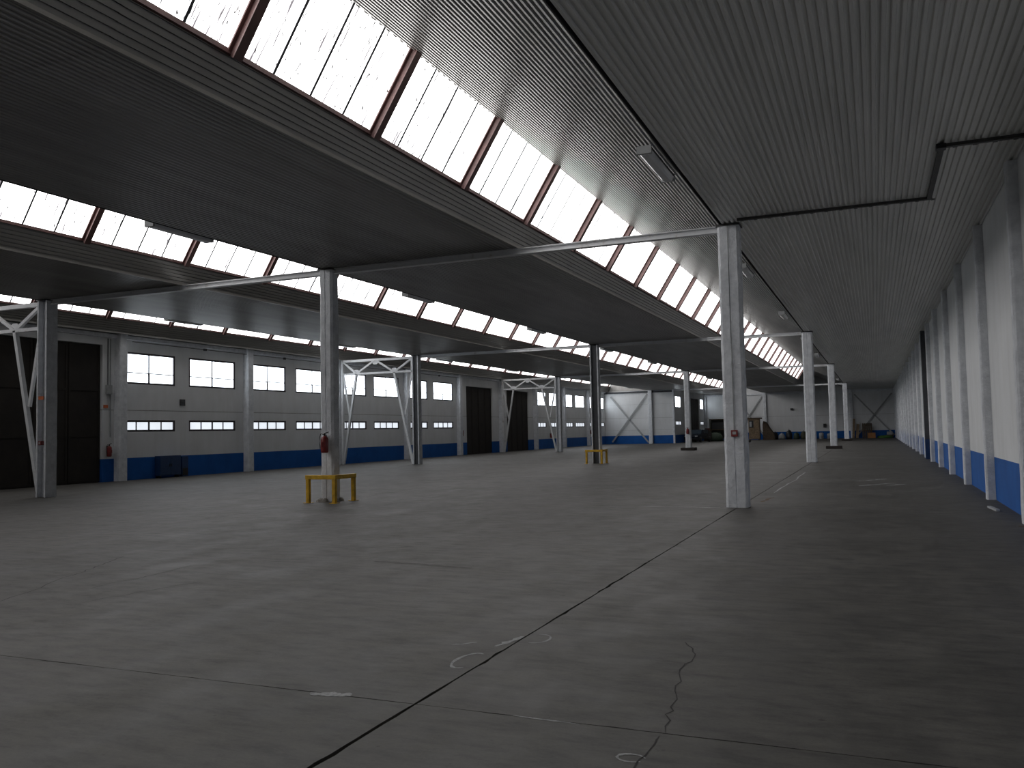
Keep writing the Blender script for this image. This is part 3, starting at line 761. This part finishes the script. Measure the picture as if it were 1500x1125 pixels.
# tall rack
rk = thing('storage_rack', 'tall dark storage rack left of the nearest column at the far end', 'rack', (-16.7, 101.5, 0))
for px in (-0.95, 0.95):
    for py in (-0.45, 0.45): MB().box(px-0.06, px+0.06, py-0.06, py+0.06, 0, 2.55).build('upright', 'bag_olive', rk)
for z in (0.25, 1.25, 2.45): MB().box(-1.0, 1.0, -0.5, 0.5, z, z+0.09).build('shelf', 'wood_dark', rk)
MB().box(-0.9, 0.9, 0.42, 0.45, 0.3, 2.45).build('back_panel', 'black', rk)
tag(bevel(MB().box(-0.8, 0.75, -0.38, 0.38, 0, 0.80).build('crate', 'black', None, loc=(-16.7, 101.5, 1.34)), 0.03), 'black crate on the upper shelf of the far storage rack', 'crate')
tag(bevel(MB().box(-0.8, 0.1, -0.38, 0.38, 0, 0.7).build('crate', 'green_dark', None, loc=(-16.6, 101.5, 0.34)), 0.03), 'dark green crate on the lower shelf of the far storage rack', 'crate')
heap('tarp_heap', -16.9, 99.7, 0.95, 0.95, 'green_dark', 'dark green tarpaulin heap beside the parked car', 'tarpaulin', 71)
tag(bevel(MB().box(-0.35, 0.35, -0.3, 0.3, 0, 0.5).build('fuel_box', 'red_dark', None, loc=(-18.3, 103.6, 1.0)), 0.03), 'dull red box standing on a stack behind the parked car', 'box')
tag(bevel(MB().box(-0.5, 0.5, -0.4, 0.4, 0, 1.0).build('wooden_box', 'wood_dark', None, loc=(-18.3, 103.6, 0)), 0.02), 'dark wooden box under the dull red box behind the car', 'box')
# tan cabinet
tc = thing('tool_cabinet', 'tan wooden cabinet with dark top just right of the nearest column', 'cabinet', (-13.05, 104.2, 0))
MB().box(-0.62, 0.62, -0.4, 0.4, 0.12, 2.45).build('body', 'wood', tc)
MB().box(-0.72, 0.85, -0.48, 0.48, 2.45, 2.62).build('top', 'wood_dark', tc)
MB().box(-0.56, -0.05, -0.43, -0.401, 1.45, 2.3).build('door', 'black', tc)
MB().box(-0.03, 0.56, -0.43, -0.401, 0.2, 2.35).build('door', 'wood', tc)
MB().box(-0.50, -0.25, -0.445, -0.43, 1.55, 2.15).build('notice', 'bag_white', tc)
for px in (-0.5, 0.5): MB().box(px-0.06, px+0.06, -0.38, 0.38, 0, 0.12).build('foot', 'black', tc)
rr = random.Random(72); top = [(-0.60, 2.2), (-0.30, 2.15), (0.0, 1.75), (0.30, 1.2), (0.62, 0.75)]
mb = MB()
def drape(y, k): return [(x+rr.uniform(-.03, .03), y, z*k+rr.uniform(-.05, .05)) for x, z in top] + [(0.70, y, 0.0), (-0.62, y, 0.0)]
mb.loft([drape(-0.45, 0.82), drape(-0.30, 0.98), drape(0.0, 1.0), drape(0.30, 0.98), drape(0.45, 0.82)])
tag(mb.build('dark_cover', 'wood_dark', None, loc=(-11.5, 104.7, 0)), 'sloping dark brown cover draped beside the tan cabinet', 'cover')
for k, (x, y, r, h, mm, lab) in enumerate((
        (-11.0, 106.6, 0.36, 0.85, 'bag_black', 'black sack left of the row beside the sloping brown cover'),
        (-10.2, 106.4, 0.36, 0.70, 'bag_white', 'pale sack second in the row of far sacks'),
        (-9.4, 106.6, 0.37, 1.05, 'bag_black', 'tallest black sack in the middle of the far row'),
        (-8.55, 106.3, 0.36, 0.75, 'green_dark', 'dark green sack right of the tallest black sack'),
        (-7.75, 106.5, 0.36, 0.9, 'bag_olive', 'olive sack in the far row left of the second column'),
        (-6.95, 106.6, 0.35, 0.8, 'bag_black', 'black sack at the right end of the far row'))):
    heap('rubbish_bag', x, y, r, h, mm, lab, 'sack', 80+k, 'sacks along the far end wall')
for k, (x, y, h, lab) in enumerate(((-5.75, 105.6, 0.72, 'white drum between the second and third columns, left one'), (-4.9, 105.8, 0.62, 'white drum partly behind the third column'))):
    d = thing('plastic_drum', lab, 'drum', (x, y, 0), group='white drums at the far end')
    MB().lathe([(0.22, 0), (0.25, 0.03), (0.25, h*0.5), (0.265, h*0.55), (0.25, h*0.6), (0.25, h-0.06), (0.12, h)], (0, 0, 0), 14).build('body', 'bag_white', d, True)
    MB().lathe([(0.07, h-0.01), (0.07, h+0.05), (0.01, h+0.05)], (0, 0, 0), 10).build('lid', 'cabinet_blue', d, True)
bn = thing('wall_speaker', 'small dark box high on the far end wall between columns', 'box', (-9.1, Y1-0.002, 3.55))
MB().box(-0.16, 0.16, -0.18, 0, -0.12, 0.12).build('housing', 'dark_steel', bn); MB().box(-0.12, 0.12, -0.19, -0.18, -0.08, 0.08).build('grille', 'black', bn)
pt = thing('meter_box', 'small dark box on the far end wall beside the third column', 'box', (-5.45, Y1-0.002, 1.5))
MB().box(-0.17, 0.17, -0.16, 0, -0.2, 0.25).build('housing', 'dark_steel', pt); MB().box(-0.12, 0.12, -0.17, -0.16, -0.1, 0.2).build('cover', 'black', pt)
# boards leaning, pallet, orange box, green tarps
for k, (x, w, h, mm, lab) in enumerate(((-2.35, 0.25, 2.2, 'wood', 'pale plank leaning right of the farthest column'), (-1.95, 0.3, 1.6, 'wood', 'short pale board leaning beside the long plank'))):
    o = MB(); o.bar((0, 0, 0), (0.12, 0.8, h), w, 0.05, (0, 0.95, -0.3)); tag(o.build('leaning_plank', mm, None, loc=(x, 106.8, 0.02)), lab, 'plank', 'planks leaning on the far end wall')
pl = thing('wooden_pallet', 'dark pallet standing on edge against the far end wall', 'pallet', (-0.85, 107.2, 0))
for k in range(5): MB().bar((-0.45+0.22*k, -0.02, 0.0), (-0.45+0.22*k, 0.28, 1.7), 0.16, 0.025, (0, 0.98, -0.17)).build('board', 'wood_dark', pl)
for z in (0.15, 0.8, 1.45): MB().box(-0.55, 0.55, 0.04+z*0.18, 0.13+z*0.18, z, z+0.09).build('bearer', 'wood_dark', pl)
tag(bevel(MB().box(-0.4, 0.4, -0.3, 0.3, 0, 0.62).build('cardboard_box', 'cardboard', None, loc=(-0.38, 105.6, 0)), 0.02), 'orange brown cardboard box near the right corner of the end wall', 'box')
heap('green_sheet', 1.0, 105.8, 0.72, 0.30, 'green_tarp', 'bright green folded sheet near the right corner', 'sheet', 91, None, 1.1)
tag(bevel(MB().box(-0.3, 0.3, -0.25, 0.25, 0, 0.35).build('white_box', 'bag_white', None, loc=(1.5, 106.9, 0.35)), 0.02), 'pale box in the right corner of the end wall, on a dark block', 'box')
tag(bevel(MB().box(-0.4, 0.4, -0.3, 0.3, 0, 0.35).build('support_block', 'wood_dark', None, loc=(1.5, 106.9, 0)), 0.02), 'dark block under the pale box in the right corner', 'block')
# a stick and rust by the right wall
st = MB(); st.bar((0, 0, 0.02), (-0.06, 0.75, 0.02), 0.06, 0.035, (0, 0, 1)); tag(st.build('wood_stick', 'bag_white', None, loc=(1.95, 17.5, 0)), 'short pale stick lying on the floor beside the right wall', 'stick')
ribbon('rust_stain', wiggle((1.95, 15.05), (2.25, 15.15), 6, 0.03, 95), 0.16, 'rust', seed=95, jag=1)
ribbon('rust_stain', wiggle((XA+0.3, 18.9), (XA+0.42, 20.2), 8, 0.05, 96), 0.07, 'rust', seed=96, jag=1)
